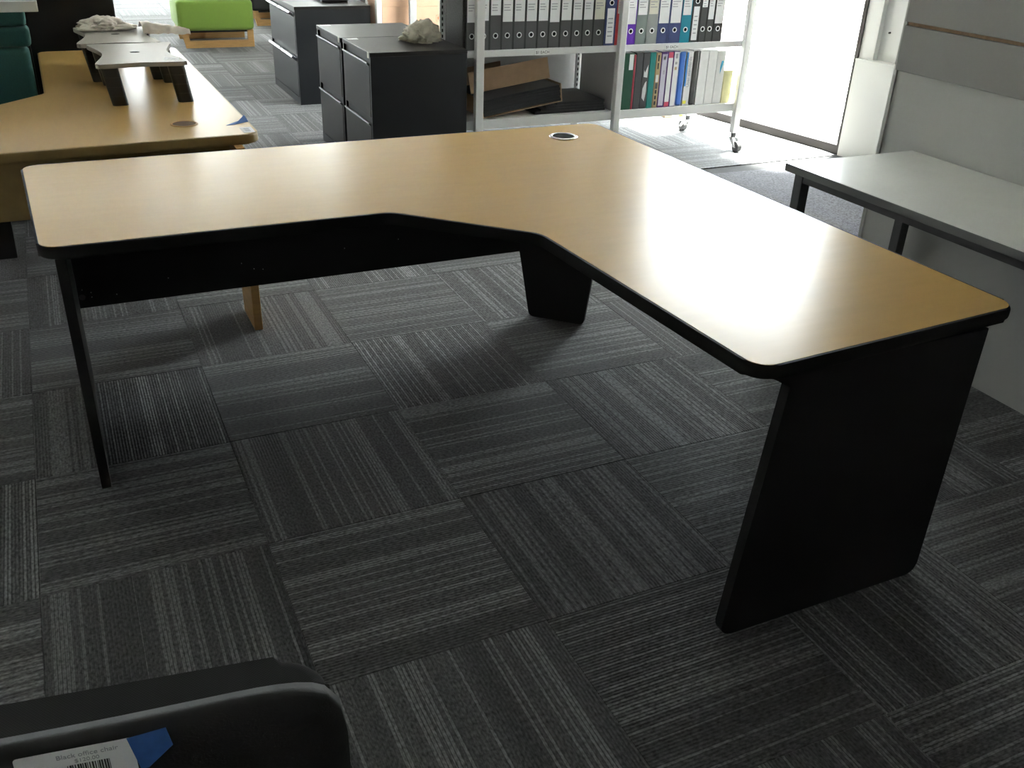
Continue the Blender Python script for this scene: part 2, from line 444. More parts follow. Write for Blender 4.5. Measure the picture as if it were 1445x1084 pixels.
# grommet
bm = bmesh.new(); ring(bm, (0.798, 0.994, DZ), 0.040, 0.052, 0.004, 32)
g = rel(finish('cable_grommet', bm, M['chrome'], desk, True), desk); g['label'] = 'round silver cable grommet'
bm = bmesh.new(); tube(bm, (0.798, 0.994, DZ + 0.0002), (0.798, 0.994, DZ + 0.002), 0.0405, n=32)
finish('grommet_opening', bm, M['slot'], g)
# right-hand panel leg (faces the camera side), slanted front edge and a small bracket step at the top
pp = round_poly([(0.343, 0.0), (0.954, 0.0), (0.962, 0.687), (0.355, 0.687), (0.362, 0.675), (0.413, 0.648)], [0.03, 0.03, 0, 0, 0, 0], 5)
bm = bmesh.new(); prism(bm, pp, -0.742, -0.716, axis='y', bev=0.002, seg=2)
rel(finish('panel_leg', bm, M['black_lam'], desk), desk)
# left-hand panel leg
pp = round_poly([(0.402, 0.0), (1.05, 0.0), (1.07, 0.687), (0.385, 0.687)], [0.02, 0.03, 0, 0], 5)
bm = bmesh.new(); prism(bm, pp, -0.905, -0.880, axis='x', bev=0.002, seg=2)
rel(finish('panel_leg', bm, M['black_lam'], desk), desk)
# modesty panels
rel(obox('modesty_panel', (-0.880, 0.70, 1.095, 1.113, 0.262, 0.687), M['black_lam'], desk, bev=0.001), desk)
rel(obox('modesty_panel', (0.945, 0.963, -0.716, 0.86, 0.262, 0.687), M['black_lam'], desk, bev=0.001), desk)
# tapered corner leg set diagonally
bm = bmesh.new()
cl = round_poly([(-0.112, 0.0), (0.112, 0.0), (0.185, 0.687), (-0.245, 0.687)], [0.018, 0.018, 0, 0], 4)
prism(bm, cl, -0.012, 0.012, axis='y', bev=0.002)
o = finish('corner_leg', bm, M['black_lam'], desk); o.location = (0.813 - 0.2, 0.989 - 0.3, 0); o.rotation_euler = (0, 0, R(-45))
# screws along the modesty panel
def screw(x, z_, r, m='silver'):
    bm = bmesh.new(); tube(bm, (x, 1.095, z_), (x, 1.0935, z_), r, n=8)
    rel(finish('screw', bm, M[m], desk), desk)
for (x, z_) in ((-0.865, 0.325), (-0.84, 0.313), (-0.84, 0.297), (-0.765, 0.296), (-0.60, 0.33), (-0.36, 0.35), (-0.32, 0.325), (-0.29, 0.32), (0.0, 0.36), (0.2, 0.37), (0.58, 0.33)):
    screw(x, z_, 0.0018)
screw(-0.868, 0.300, 0.010, 'grey_frame')

# ================================================================== SECOND BEECH DESK (behind, left)
d2 = thing('corner_desk', 'beech corner desk with beech edge behind the black-edged desk', 'desk', (-0.8, 2.2, 0))
P2 = [(-2.30, 1.262), (-0.210, 1.353), (-0.243, 3.262), (-0.878, 3.250), (-0.874, 2.232), (-1.10, 1.995), (-2.30, 1.94)]
o2 = round_poly(P2, [0.04, 0.045, 0.04, 0.04, 0.05, 0.05, 0.04], 6)
bm = bmesh.new(); prism(bm, o2, DZ - 0.034, DZ - 0.0006, bev=0.009, seg=4)
rel(finish('edge_band', bm, M['beech_edge'], d2, True), d2)
bm = bmesh.new(); prism(bm, inset_poly(o2, 0.006), DZ - 0.004, DZ)
rel(finish('desktop', bm, M['beech2'], d2), d2)
bm = bmesh.new(); ring(bm, (-0.435, 1.563, DZ), 0.040, 0.048, 0.002, 28)
g = rel(finish('cable_grommet', bm, M['beech_solid'], d2, True), d2)
bm = bmesh.new(); tube(bm, (-0.435, 1.563, DZ + 0.0001), (-0.435, 1.563, DZ + 0.001), 0.0405, n=28); finish('grommet_opening', bm, M['brown_dark'], g)
def d2box(name, dims, m, bev=0.001): return rel(obox(name, dims, M[m], d2, bev=bev), d2)
d2box('modesty_panel', (-2.21, -0.31, 1.40, 1.418, 0.475, 0.686), 'beech_edge')
d2box('modesty_panel', (-0.298, -0.28, 1.50, 3.10, 0.40, 0.686), 'beech_edge')
bm = bmesh.new(); prism(bm, [(1.30, 0), (1.50, 0), (1.55, 0.686), (1.30, 0.686)], -0.305, -0.275, axis='x', bev=0.002)
rel(finish('panel_leg', bm, M['beech_solid'], d2), d2)
bm = bmesh.new(); prism(bm, [(-0.85, 0), (-0.28, 0), (-0.28, 0.686), (-0.85, 0.686)], 3.14, 3.165, axis='y', bev=0.002)
rel(finish('panel_leg', bm, M['beech_solid'], d2), d2)
bm = bmesh.new(); prism(bm, [(1.32, 0), (1.88, 0), (1.88, 0.686), (1.32, 0.686)], -2.24, -2.215, axis='x', bev=0.002)
rel(finish('panel_leg', bm, M['beech_solid'], d2), d2)
# price label and blue tape on its corner
lab = tag(obox('price_label', (-0.262, -0.222, 1.372, 1.452, DZ + 0.0002, DZ + 0.0009), M['paper']), 'small white price label on the corner of the rear beech desk', 'label')
for k in range(3): obox('print_line', (-0.252, -0.234, 1.39 + 0.018 * k, 1.397 + 0.018 * k, DZ + 0.0009, DZ + 0.0011), M['ink_grey'], lab)
bm = bmesh.new()
tp = [(-0.300, 1.497), (-0.268, 1.503), (-0.214, 1.536), (-0.218, 1.590), (-0.240, 1.560), (-0.268, 1.532)]
prism(bm, tp, DZ + 0.0003, DZ + 0.0012)
for v in bm.verts:
    if v.co.y > 1.57: v.co.z += 0.012
tag(finish('masking_tape', bm, M['blue_tape']), 'torn scrap of blue masking tape on the edge of the rear beech desk', 'tape')

# ================================================================== MONITOR RISERS
def lobed(w, d, ix, iy, n=14):
    """outline with rounded lobes at the corners and concave sides"""
    pts = []
    ctrl = [(-w, -d), (0, -d + iy), (w, -d), (w - ix, 0), (w, d), (0, d - iy), (-w, d), (-w + ix, 0)]
    # dense closed Catmull-Rom with corner control repeated slightly around the corner
    c = []
    for k, (x, y) in enumerate(ctrl):
        if k % 2 == 0:
            sx, sy = (1 if x > 0 else -1), (1 if y > 0 else -1)
            r = 0.032
            a = (x - sx * r, y); b = (x - sx * r * 0.25, y - sy * r * 0.25); e = (x, y - sy * r)
            seq = [a, b, e]
            # keep counter-clockwise order
            if (sx, sy) in ((-1, -1), (1, 1)): seq = seq[::-1]
            c += seq
        else: c.append((x, y))
    k = len(c)
    for i in range(k):
        p0, p1, p2, p3 = [Vector(c[(i + q - 1) % k]) for q in range(4)]
        for s in range(6):
            t = s / 6
            pts.append(0.5 * ((2 * p1) + (-p0 + p2) * t + (2 * p0 - 5 * p1 + 4 * p2 - p3) * t * t + (-p0 + 3 * p1 - 3 * p2 + p3) * t ** 3))
    return pts
def riser(loc, rz, label):
    t = thing('monitor_riser', label, 'monitor stand', loc, rz, 'grey monitor risers on the rear beech desk')
    w, d, h = 0.162, 0.242, 0.155
    bm = bmesh.new(); prism(bm, lobed(w, d, 0.040, 0.012), h - 0.016, h, bev=0.004, seg=2)
    tp_ = finish('platform', bm, M['riser_top'], t, False)
    bm = bmesh.new(); tube(bm, (0, 0.01, h), (0, 0.01, h + 0.0006), 0.018, n=20)
    for v in bm.verts: v.co.y = 0.01 + (v.co.y - 0.01) * 0.65
    finish('slot_mark', bm, M['slot'], tp_)
    for sx in (-1, 1):
        for sy in (-1, 1):
            bm = bmesh.new()
            x, y = sx * (w - 0.042), sy * (d - 0.040)
            lean = 0.024
            pr_ = round_poly([(-0.031, -0.028), (0.031, -0.028), (0.031, 0.028), (-0.031, 0.028)], 0.016, 4)
            nseg = 4; prev_ = None
            for k in range(nseg):
                z0 = (h - 0.016) * k / nseg; z1 = (h - 0.016) * (k + 1) / nseg
                s0 = 1.0; s1 = 0.96
                A = [bm.verts.new((x + lean * (1 - z0 / h) + p.x * (0.92 + 0.02 * k), y + p.y * (0.92 + 0.02 * k), z0)) for p in pr_]
                B = [bm.verts.new((x + lean * (1 - z1 / h) + p.x * (0.94 + 0.02 * k), y + p.y * (0.94 + 0.02 * k), z1 - (0.0004 if k < nseg - 1 else 0))) for p in pr_]
                n = len(pr_)
                for q in range(n): bm.faces.new((A[q], A[(q + 1) % n], B[(q + 1) % n], B[q]))
                bm.faces.new(A[::-1]); bm.faces.new(B)
            finish('leg', bm, M['black_plastic'], t)
    return t
r1 = riser((-0.520, 2.150, DZ + 0.0005), R(0.5), 'grey scalloped monitor riser on black legs with a small white label')
r2 = riser((-0.552, 2.640, DZ + 0.0005), R(-1), 'grey scalloped monitor riser on black legs carrying a crumpled plastic bag')
lb = tag(obox('price_label', (-0.027, 0.027, -0.030, 0.030, 0, 0.0008), M['paper'], loc=(-0.402, 1.985, DZ + 0.1552), rot=(0, 0, R(-6))), 'small white label lying on the front grey monitor riser', 'label')
obox('print_line', (-0.015, 0.015, -0.012, -0.007, 0.0008, 0.001), M['ink_grey'], lb)

def crumple(name, sx, sy, sz, m, seed, sub=5, amp=0.35, flat=0.0, freq=3.0):
    from mathutils import noise as nz
    bm = bmesh.new(); bmesh.ops.create_icosphere(bm, subdivisions=sub, radius=1)
    off = Vector((seed * 7.1, seed * 3.3, seed))
    for v in bm.verts:
        p = v.co.normalized()
        a = nz.noise(p * freq * 0.45 + off); b = abs(nz.noise(p * freq + off * 2)); c = abs(nz.noise(p * freq * 2.3 + off))
        r_ = 1 + amp * (a * 0.9 - b * 0.9 - c * 0.35)
        q = p * r_
        if q.z < 0: q.z *= 0.15 if flat else 0.5
        v.co = Vector((q.x * sx, q.y * sy, max(q.z, -0.12) * sz))
    zmin = min(v.co.z for v in bm.verts)
    for v in bm.verts: v.co.z -= zmin
    return finish(name, bm, m, None, True)
o = crumple('plastic_bag', 0.125, 0.090, 0.046, M['bag'], 3, 5, 0.5, 1.0, 3.2)
o.location = (-0.580, 2.790, DZ + 0.1562); o.rotation_euler = (0, 0, R(-8))
tag(o, 'crumpled clear plastic bag lying on the rear grey monitor riser', 'plastic bag')
bm = bmesh.new()
# thin loose sheet end of a second bag hanging past the riser
from mathutils import noise as nz
nx, ny = 26, 16
G = [[None] * ny for _ in range(nx)]
for i in range(nx):
    for j in range(ny):
        u, v = i / (nx - 1), j / (ny - 1)
        x = -0.440 + 0.195 * u; wd = 0.22 * (1 - 0.75 * u ** 2.2)
        y = 2.70 + (v - 0.5) * wd - 0.10 * u
        zz = DZ + 0.162 + 0.034 * math.sin(math.pi * v) * (1 - u * 0.5) + 0.014 * abs(nz.noise(Vector((u * 6, v * 6, 2)))) - 0.006 * u ** 2
        G[i][j] = bm.verts.new((x, y, zz))
for i in range(nx - 1):
    for j in range(ny - 1): bm.faces.new((G[i][j], G[i + 1][j], G[i + 1][j + 1], G[i][j + 1]))
bmesh.ops.solidify(bm, geom=bm.faces[:], thickness=0.003)
tag(finish('plastic_bag', bm, M['bag'], None, True), 'loose flat plastic bag end reaching past the riser edge', 'plastic bag')

# ================================================================== FILING CABINETS
def filing_cabinet(loc, w, d, h, label, handles='slot', hm='dark_grey_metal', ndraw=2, grp=None):
    """local: front face at x = 0 facing -x, depth along +x, width along y (0..w)"""
    t = thing('filing_cabinet', label, 'filing cabinet', loc, 0, grp)
    bm = bmesh.new()
    tk = 0.018
    box(bm, 0.012, d, 0, w, 0.0, h - 0.022, bev=0.002)
    box(bm, 0.0, 0.014, 0, tk, 0, h - 0.022); box(bm, 0.0, 0.014, w - tk, w, 0, h - 0.022); box(bm, 0.0, 0.014, tk, w - tk, 0, 0.05)
    finish('body', bm, M['black_metal'], t)
    obox('top_plate', (-0.003, d + 0.001, -0.001, w + 0.001, h - 0.022, h), M['dark_grey_metal'], t, bev=0.002)
    dh = (h - 0.022 - 0.055) / ndraw
    for k in range(ndraw):
        z0 = 0.055 + dh * k; z1 = z0 + dh - 0.008
        pull = 0.030 if handles == 'slot' else 0.016
        dr = obox('drawer', (-0.002, 0.010, tk + 0.003, w - tk - 0.003, z0, z1 - pull), M[hm], t, bev=0.002)
        if handles == 'slot':
            bm = bmesh.new(); prism(bm, [(-0.002, z1 - pull - 0.012), (-0.014, z1 - pull + 0.002), (-0.012, z1 - pull + 0.008), (0.008, z1 - pull - 0.002)], tk + 0.01, w - tk - 0.003, axis='y')
            # prism('y') uses (x,z) pairs
            finish('finger_pull', bm, M['grey_frame'], dr)
        else:
            for a, b in ((0.04, w / 2 - 0.015), (w / 2 + 0.015, w - 0.04)):
                bm = bmesh.new(); prism(bm, [(-0.002, z1 - pull - 0.028), (-0.036, z1 - pull + 0.002), (-0.030, z1 - pull + 0.012), (0.004, z1 - pull - 0.006)], a, b, axis='y')
                finish('handle', bm, M['handle_steel'], dr)
    return t
G_ = 'black two-drawer filing cabinets beside the binder shelves'
c1 = filing_cabinet((0.690, 2.955, 0), 0.515, 0.548, 0.705, 'black two-drawer filing cabinet carrying a crumpled beige plastic bag', grp=G_)
c2 = filing_cabinet((0.690, 3.512, 0), 0.530, 0.548, 0.700, 'black two-drawer filing cabinet with nothing on its top plate', grp=G_)
c3 = filing_cabinet((0.800, 5.080, 0), 0.840, 0.555, 0.680, 'wide black two-drawer filing cabinet with bright paired handles', 'bar', 'black_metal')
for (x, y, par, nm) in ((0.735, 3.43, 0.705, 'the bag-topped'), (0.735, 4.0, 0.70, 'the bare-topped')):
    tag(obox('sticker', (-0.03, 0.03, -0.02, 0.02, 0, 0.0006), M['paper'], loc=(x, y, par + 0.0002)), 'small white sticker on top of %s black filing cabinet' % nm, 'sticker')
for (y, h, nm) in ((2.985, 0.705, 'the bag-topped'), (3.545, 0.70, 'the bare-topped')):
    tag(obox('sticker', (-0.0006, 0, -0.014, 0.014, -0.03, 0.0), M['paper_cream'], loc=(0.6868, y, h - 0.0), rot=(0, 0, 0)), 'cream sticker on the front corner of %s black filing cabinet' % nm, 'sticker')
o = crumple('plastic_bag', 0.125, 0.115, 0.105, M['rag'], 11, 5, 0.7, 0, 3.2)
o.location = (1.085, 3.285, 0.7052); o.rotation_euler = (0, 0, R(25))
tag(o, 'crumpled beige plastic bag on top of a black filing cabinet', 'plastic bag')
# things on the wide cabinet
tag(obox('document_tray', (-0.10, 0.10, -0.13, 0.13, 0, 0.05), M['black_plastic'], loc=(1.16, 5.45, 0.6802), bev=0.006), 'low black tray on top of the wide filing cabinet', 'tray')

# ================================================================== BINDER SHELVING
SY = 3.02; SB = 3.50
sh = thing('shelving_unit', 'white metal shelving unit on casters holding lever arch files', 'shelving', (2.25, 3.25, 0))
def sbox(name, dims, m='white_metal', bev=0.002, parent=None):
    return rel(obox(name, dims, M[m], parent or sh, bev=bev), sh)
PX = [(1.303, 1.351), (2.214, 2.258), (3.124, 3.172)]
SH_Z = 0.684; LO_Z = 0.302
for (a, b) in PX:
    for (y0, y1) in ((SY - 0.042, SY - 0.0045), (SB + 0.0005, SB + 0.040)):
        post = sbox('post', (a, b, y0, y1, 0.115, 1.95), bev=0.004)
        # caster under every post
        cx = (a + b) / 2; cy = (y0 + y1) / 2 - (0.05 if y0 < 3.2 else -0.05)
        bm = bmesh.new(); tube(bm, (cx, (y0 + y1) / 2, 0.085), (cx, (y0 + y1) / 2, 0.116), 0.017, n=12)
        cs = rel(finish('caster', bm, M['grey_frame'], sh), sh)
        bm = bmesh.new()
        yy = (y0 + y1) / 2
        for s in (-1, 1):
            prism(bm, [(yy + 0.02, 0.088), (yy - 0.02, 0.088), (cy - 0.012, 0.03), (cy + 0.014, 0.03)], cx + s * 0.021 - 0.002, cx + s * 0.021 + 0.002, axis='x')
        box(bm, cx - 0.022, cx + 0.022, yy - 0.02, yy + 0.02, 0.084, 0.089)
        finish('fork', bm, M['handle_steel'], cs)
        bm = bmesh.new(); tube(bm, (cx - 0.015, cy, 0.034), (cx + 0.015, cy, 0.034), 0.034, n=24)
        finish('wheel', bm, M['rubber'], cs)
for (a, b) in ((1.2405, 2.2355), (2.2365, 3.172)):
    for (z_, lip) in ((SH_Z, 0.036), (LO_Z, 0.052), (1.10, 0.036), (1.52, 0.036)):
        s_ = sbox('shelf', (a, b, SY, SB, z_ - 0.012, z_))
        sbox('shelf_lip', (a + 0.001, b - 0.001, SY - 0.004, SY + 0.004, z_ - lip, z_ - 0.0005), parent=s_).location = (0, 0, 0)
for z_ in (1.93,):
    sbox('rail', (PX[0][1], PX[1][0], SY - 0.03, SY - 0.006, z_ - 0.03, z_)); sbox('rail', (PX[1][1], PX[2][0], SY - 0.03, SY - 0.006, z_ - 0.03, z_))
sbox('back_panel', (1.354, 2.212, SB + 0.001, SB + 0.008, 0.29, 1.90), 'grey_panel', 0)
sbox('divider_panel', (2.221, 2.228, SY + 0.012, SB - 0.06, LO_Z + 0.001, SH_Z - 0.038), 'grey_panel', 0)
# slotted uprights at the back
for x in (1.285, 2.206):
    up = sbox('slotted_upright', (x - 0.014, x + 0.014, SB - 0.05, SB - 0.037, 0.306, 1.90), 'white_metal', 0.001)
    bm = bmesh.new(); z_ = 0.34
    while z_ < 1.2:
        box(bm, x - 0.004, x + 0.004, SB - 0.0512, SB - 0.0502, z_, z_ + 0.018); z_ += 0.032
    rel(finish('slots', bm, M['slot'], up), sh).location = (0, 0, 0)
# price strips
for (x, w_) in ((1.728, 0.046), (2.606, 0.046)):
    pl = tag(obox('price_strip', (-w_, w_, -0.0012, 0, -0.014, 0.014), M['paper'], loc=(x, SY - 0.0042, SH_Z - 0.021)),
             'white price strip reading $1 EACH on the shelf edge under the %s files' % ('grey' if x < 2 else 'coloured'), 'price label')
    text_mesh('lettering', '$1 EACH', 0.022, M['ink'], pl, (0, -0.0016, 0), (R(90), 0, 0))

# ---- lever arch files
def lever_file(x0, x1, body, paper='paper', label_from=0.155, y=3.026, z0=SH_Z + 0.0004, label=None, h=0.318, hole_z=0.075, side='black_plastic', vertical=False, low_label=False, ltop=0.305):
    w = x1 - x0 - 0.002
    t = thing('lever_arch_file', label, 'file', ((x0 + x1) / 2, y, z0), 0, 'lever arch files on the shelf')
    bm = bmesh.new(); box(bm, -w / 2, w / 2, 0, 0.285, 0, h, bev=0.0015)
    bm2 = None
    finish('cover', bm, [M[body]], t)
    bm = bmesh.new()
    box(bm, -w / 2 - 0.0003, -w / 2 + 0.004, -0.0006, 0.283, 0, h); box(bm, w / 2 - 0.004, w / 2 + 0.0003, -0.0006, 0.283, 0, h)
    finish('cover_board', bm, M[side], t)
    if paper:
        if low_label:
            lb_ = obox('spine_label', (-w / 2 + 0.012, w / 2 - 0.012, -0.0016, 0, 0.012, 0.205), M[paper], t)
            for k in range(5): obox('print_line', (-w / 2 + 0.02, w / 2 - 0.022, -0.002, -0.0014, 0.05 + 0.024 * k, 0.056 + 0.024 * k), M['ink_grey'], lb_)
        else:
            lb_ = obox('spine_label', (-w / 2 + 0.006, w / 2 - 0.006, -0.0016, 0, label_from, ltop), M[paper], t)
            k0 = random.randint(0, 2)
            for k in range(3):
                obox('print_line', (-w / 2 + 0.012, random.uniform(0.0, w / 2 - 0.014), -0.002, -0.0014, 0.205 + 0.014 * k, 0.209 + 0.014 * k), M['ink_grey'], lb_)
    bm = bmesh.new(); ring(bm, (0, -0.0008, hole_z), 0.0105, 0.0155, 0.0018, 20, axis='y')
    hr = finish('finger_ring', bm, M['silver'], t, True)
    bm = bmesh.new(); tube(bm, (0, -0.0004, hole_z), (0, -0.0012, hole_z), 0.0108, n=20); finish('finger_hole', bm, M['slot'], hr)
    return t
def fm(n, c, r=0.45): M[n] = mat(n, c, r, noise=0.04, nscale=30); return n
fm('file_grey', (0.085, 0.085, 0.085)); fm('file_navy', (0.045, 0.065, 0.19)); fm('file_red', (0.62, 0.07, 0.07)); fm('file_purple', (0.12, 0.02, 0.42))
fm('file_silver', (0.22, 0.27, 0.25)); fm('file_lgrey', (0.34, 0.36, 0.35)); fm('file_teal', (0.0, 0.24, 0.34)); fm('file_black', (0.05, 0.05, 0.05))
fx = [1.258, 1.326, 1.399, 1.471, 1.543, 1.618, 1.692, 1.764, 1.837, 1.911, 1.982, 2.052, 2.129, 2.204, 2.275, 2.344, 2.419, 2.494, 2.575, 2.66, 2.73, 2.796, 2.846, 2.899, 2.969]
ords = ['first', 'second', 'third', 'fourth', 'fifth', 'sixth', 'seventh', 'eighth', 'ninth', 'tenth', 'eleventh']
for k in range(11):
    lf = [0.147, 0.155, 0.182, 0.147, 0.147, 0.147, 0.147, 0.138, 0.147, 0.147, 0.147][k]
    lever_file(fx[k], fx[k + 1], 'file_grey', label_from=lf, label='dark grey lever arch file with white spine label, %s from the filing cabinet' % ords[k])
lever_file(fx[11], fx[12], 'file_grey', 'paper_cream', 0.147, label='dark grey lever arch file with a cream spine label')
lever_file(fx[12], fx[13], 'file_navy', low_label=True, hole_z=0.235, side='file_navy', label='navy lever arch file with its white label below the finger ring')
lever_file(fx[13], fx[14], 'file_red', 'paper_cream', 0.175, side='file_red', label='red lever arch file with a cream spine label')
lever_file(fx[14], fx[15], 'file_purple', label_from=0.115, side='file_purple', label='purple lever arch file with a white spine label')
lever_file(fx[15], fx[16], 'file_silver', label_from=0.165, side='file_silver', label='marbled silver green lever arch file')
lever_file(fx[16], fx[17], 'file_lgrey', 'paper_cream', 0.168, side='file_lgrey', label='light grey lever arch file with a cream spine label')
lever_file(fx[17], fx[18], 'file_navy', label_from=0.115, side='file_navy', label='navy lever arch file with a long white label, next to the light grey file')
lever_file(fx[18], fx[19], 'file_navy', label_from=0.115, side='file_navy', label='navy lever arch file with a long white label, next to the teal file')
lever_file(fx[19], fx[20], 'file_teal', label_from=0.158, side='file_teal', label='teal lever arch file with a white spine label')
lever_file(fx[20], fx[21], 'file_black', low_label=True, hole_z=0.235, label='black lever arch file with a narrow white label below its ring')
lever_file(fx[21], fx[22], 'file_black', label_from=0.200, label='narrow black lever arch file with a high white label')
lever_file(fx[22], fx[23], 'file_black', label_from=0.130, label='narrow black lever arch file with a long white label')
lever_file(fx[23], fx[24], 'file_black', label_from=0.105, label='last black lever arch file at the window end of the shelf')

# grey felt board standing at the cabinet end of the shelf
tag(obox('felt_board', (1.2425, 1.2565, 3.035, 3.30, SH_Z + 0.0004, 1.06), M['felt_side'], bev=0.004), 'grey felt board standing upright at the end of the file shelf', 'board')

# ---- books and binders on the lower shelf
LZ = LO_Z + 0.0004
def book(x0, x1, h, spine, label, side=None, name='ring_binder', dep=0.25, y=3.03, curved=False):
    w = x1 - x0 - 0.0015
    t = thing(name, label, 'binder' if 'binder' in name else 'book', ((x0 + x1) / 2, y, LZ), 0, 'binders and books on the lower shelf')
    bm = bmesh.new()
    box(bm, -w / 2, w / 2, 0, dep, 0, h, bev=min(0.004, w * 0.2) if not curved else w * 0.3, seg=3)
    finish('cover', bm, M[spine], t, False)
    bm = bmesh.new(); box(bm, -w / 2 + 0.003, w / 2 - 0.003, 0.006, dep - 0.003, 0.004, h + 0.0006)
    finish('pages', bm, M['paper'], t)
    return t
def patch(t, x0, x1, z0, z1, m, name='spine_print'):
    return obox(name, (x0, x1, -0.0011, 0.0005, z0, z1), M[m], t)
fm('bk_dgreen', (0.012, 0.075, 0.04)); fm('bk_red', (0.50, 0.05, 0.08)); fm('bk_dgrey', (0.075, 0.075, 0.08)); fm('bk_teal', (0.01, 0.23, 0.21))
fm('bk_tan', (0.50, 0.36, 0.20)); fm('bk_purple', (0.14, 0.06, 0.27)); fm('bk_lav', (0.66, 0.62, 0.74)); fm('bk_pink', (0.70, 0.10, 0.17)); fm('bk_blue', (0.05, 0.18, 0.62))
fm('bk_white', (0.80, 0.80, 0.79)); fm('bk_yellow', (0.75, 0.72, 0.40)); fm('bk_dark', (0.055, 0.05, 0.047)); fm('bk_cyan', (0.05, 0.42, 0.68)); fm('bk_brightyellow', (0.80, 0.75, 0.05)); fm('bk_skyblue', (0.02, 0.22, 0.62))
bx = [2.287, 2.358, 2.371, 2.42, 2.469, 2.513, 2.55, 2.597, 2.637, 2.682, 2.735, 2.784, 2.833, 2.899, 2.965, 3.032, 3.105]
H0 = 0.332
t = book(bx[0], bx[1], H0, 'bk_dgreen', 'dark green ring binder with a white label near its top'); patch(t, 0.0, 0.028, 0.235, 0.325, 'paper', 'spine_label')
t = book(bx[1], bx[2], H0 - 0.01, 'bk_red', 'thin dark red booklet beside the dark green binder', name='booklet')
t = book(bx[2], bx[3], H0, 'bk_dgrey', 'plain dark grey ring binder next to the thin red booklet')
t = book(bx[3], bx[4], H0, 'bk_dgrey', 'dark grey ring binder with torn white scraps on its spine')
for (zz, pts) in ((0, [(-0.012, 0.065), (0.006, 0.045), (0.014, 0.10), (0.012, 0.165), (0.002, 0.155), (-0.012, 0.12)]), (1, [(-0.012, 0.19), (0.014, 0.185), (0.015, 0.26), (-0.004, 0.215), (-0.011, 0.23)])):
    bm = bmesh.new(); prism(bm, [(a, b) for a, b in pts], -0.0012, 0.0004, axis='y'); finish('torn_label', bm, M['paper'], t)
t = book(bx[4], bx[5], H0, 'bk_teal', 'plain teal ring binder')
t = book(bx[5], bx[6], H0 - 0.004, 'bk_tan', 'tan paperback with black blocks down its spine', name='book')
for z_ in (0.018, 0.052, 0.086): patch(t, -0.007, 0.005, z_, z_ + 0.022, 'ink')
patch(t, -0.010, 0.008, 0.115, 0.150, 'bk_dgrey'); patch(t, -0.010, 0.008, 0.155, 0.198, 'paper'); patch(t, -0.006, 0.003, 0.232, 0.268, 'ink'); patch(t, -0.006, 0.003, 0.278, 0.315, 'ink')
t = book(bx[6], bx[7], H0, 'bk_purple', 'purple edged binder with a lavender spine insert'); patch(t, -0.017, 0.017, 0.012, 0.318, 'bk_lav', 'spine_label'); patch(t, -0.010, 0.008, 0.285, 0.305, 'ink_grey'); patch(t, -0.003, 0.006, 0.20, 0.225, 'ink'); patch(t, -0.006, 0.006, 0.03, 0.04, 'ink_grey')
t = book(bx[7], bx[8], H0, 'bk_purple', 'binder with a white spine insert and pink ends'); patch(t, -0.016, 0.016, 0.004, 0.328, 'paper', 'spine_label')
for a, b in ((0.004, 0.032), (0.295, 0.328)): obox('spine_print', (-0.016, 0.016, -0.0016, -0.001, a, b), M['bk_pink'], t)
t = book(bx[8], bx[9], H0, 'bk_purple', 'purple edged binder with a white insert marked with grey squares'); patch(t, -0.017, 0.019, 0.004, 0.328, 'paper', 'spine_label')
for a, b, c in ((0.29, 0.318, 'ink_grey'), (0.222, 0.24, 'bk_tan'), (0.255, 0.27, 'ink_grey')): obox('spine_print', (-0.008, 0.008, -0.0016, -0.001, a, b), M[c], t)
t = book(bx[9], bx[10], H0, 'bk_blue', 'bright blue ring binder with a rounded spine', curved=True)
t = book(bx[10], bx[11], H0 - 0.006, 'bk_white', 'white book with dark lettering running down its spine', name='book')
patch(t, -0.0245, -0.012, 0.12, 0.322, 'bk_skyblue'); patch(t, -0.020, 0.004, 0.012, 0.032, 'bk_brightyellow')
text_mesh('lettering', 'User standards', 0.030, M['ink_grey'], t, (0.004, -0.0008, 0.205), (R(90), R(-90), 0))
t = book(bx[11], bx[12], H0, 'bk_dark', 'dark brown grey binder with a glossy rounded spine', curved=True)
t = book(bx[12], bx[13], H0 - 0.004, 'bk_white', 'plain white ring binder beside the dark glossy binder', curved=False)
t = book(bx[13], bx[14], H0 - 0.004, 'bk_white', 'plain white ring binder between two other white binders')
t = book(bx[14], bx[15], H0 - 0.01, 'bk_white', 'white ring binder with a cyan leaf-shaped mark')
bm = bmesh.new(); prism(bm, [(0.000, 0.185), (0.014, 0.235), (0.018, 0.262), (0.004, 0.262), (-0.003, 0.225)], -0.0012, 0.0004, axis='y'); finish('spine_print', bm, M['bk_cyan'], t)
t = book(bx[15], bx[16] - 0.0, H0 - 0.13, 'bk_yellow', 'pale yellow booklet bundle at the window end of the lower shelf', name='booklet')

# ---- open carton and felt tiles on the lower shelf
def bent_slab(name, x0, x1, y0, y1, zf, th, m, parent=None, n=16, loc=(0, 0, 0)):
    bm = bmesh.new(); g = []
    for i in range(n + 1):
        x = x0 + (x1 - x0) * i / n; zc = zf(i / n)
        g.append([bm.verts.new((x, y, zc + dz)) for y in (y0, y1) for dz in (0, th)])
    for i in range(n):
        a, b = g[i], g[i + 1]
        for q in ((0, 1), (1, 3), (3, 2), (2, 0)): bm.faces.new((a[q[0]], a[q[1]], b[q[1]], b[q[0]]))
    bm.faces.new([g[0][k] for k in (0, 1, 3, 2)]); bm.faces.new([g[-1][k] for k in (0, 2, 3, 1)])
    return finish(name, bm, m, parent, loc=loc)
cb = thing('cardboard_carton', 'open cardboard carton with black felt tiles, flap raised, on the lower shelf', 'box', (1.63, 3.24, LZ), R(0))
cb.rotation_euler = (0, R(-7.2), R(2))
cb.location = (1.63, 3.25, LZ + 0.036)
L2, W2 = 0.262, 0.20
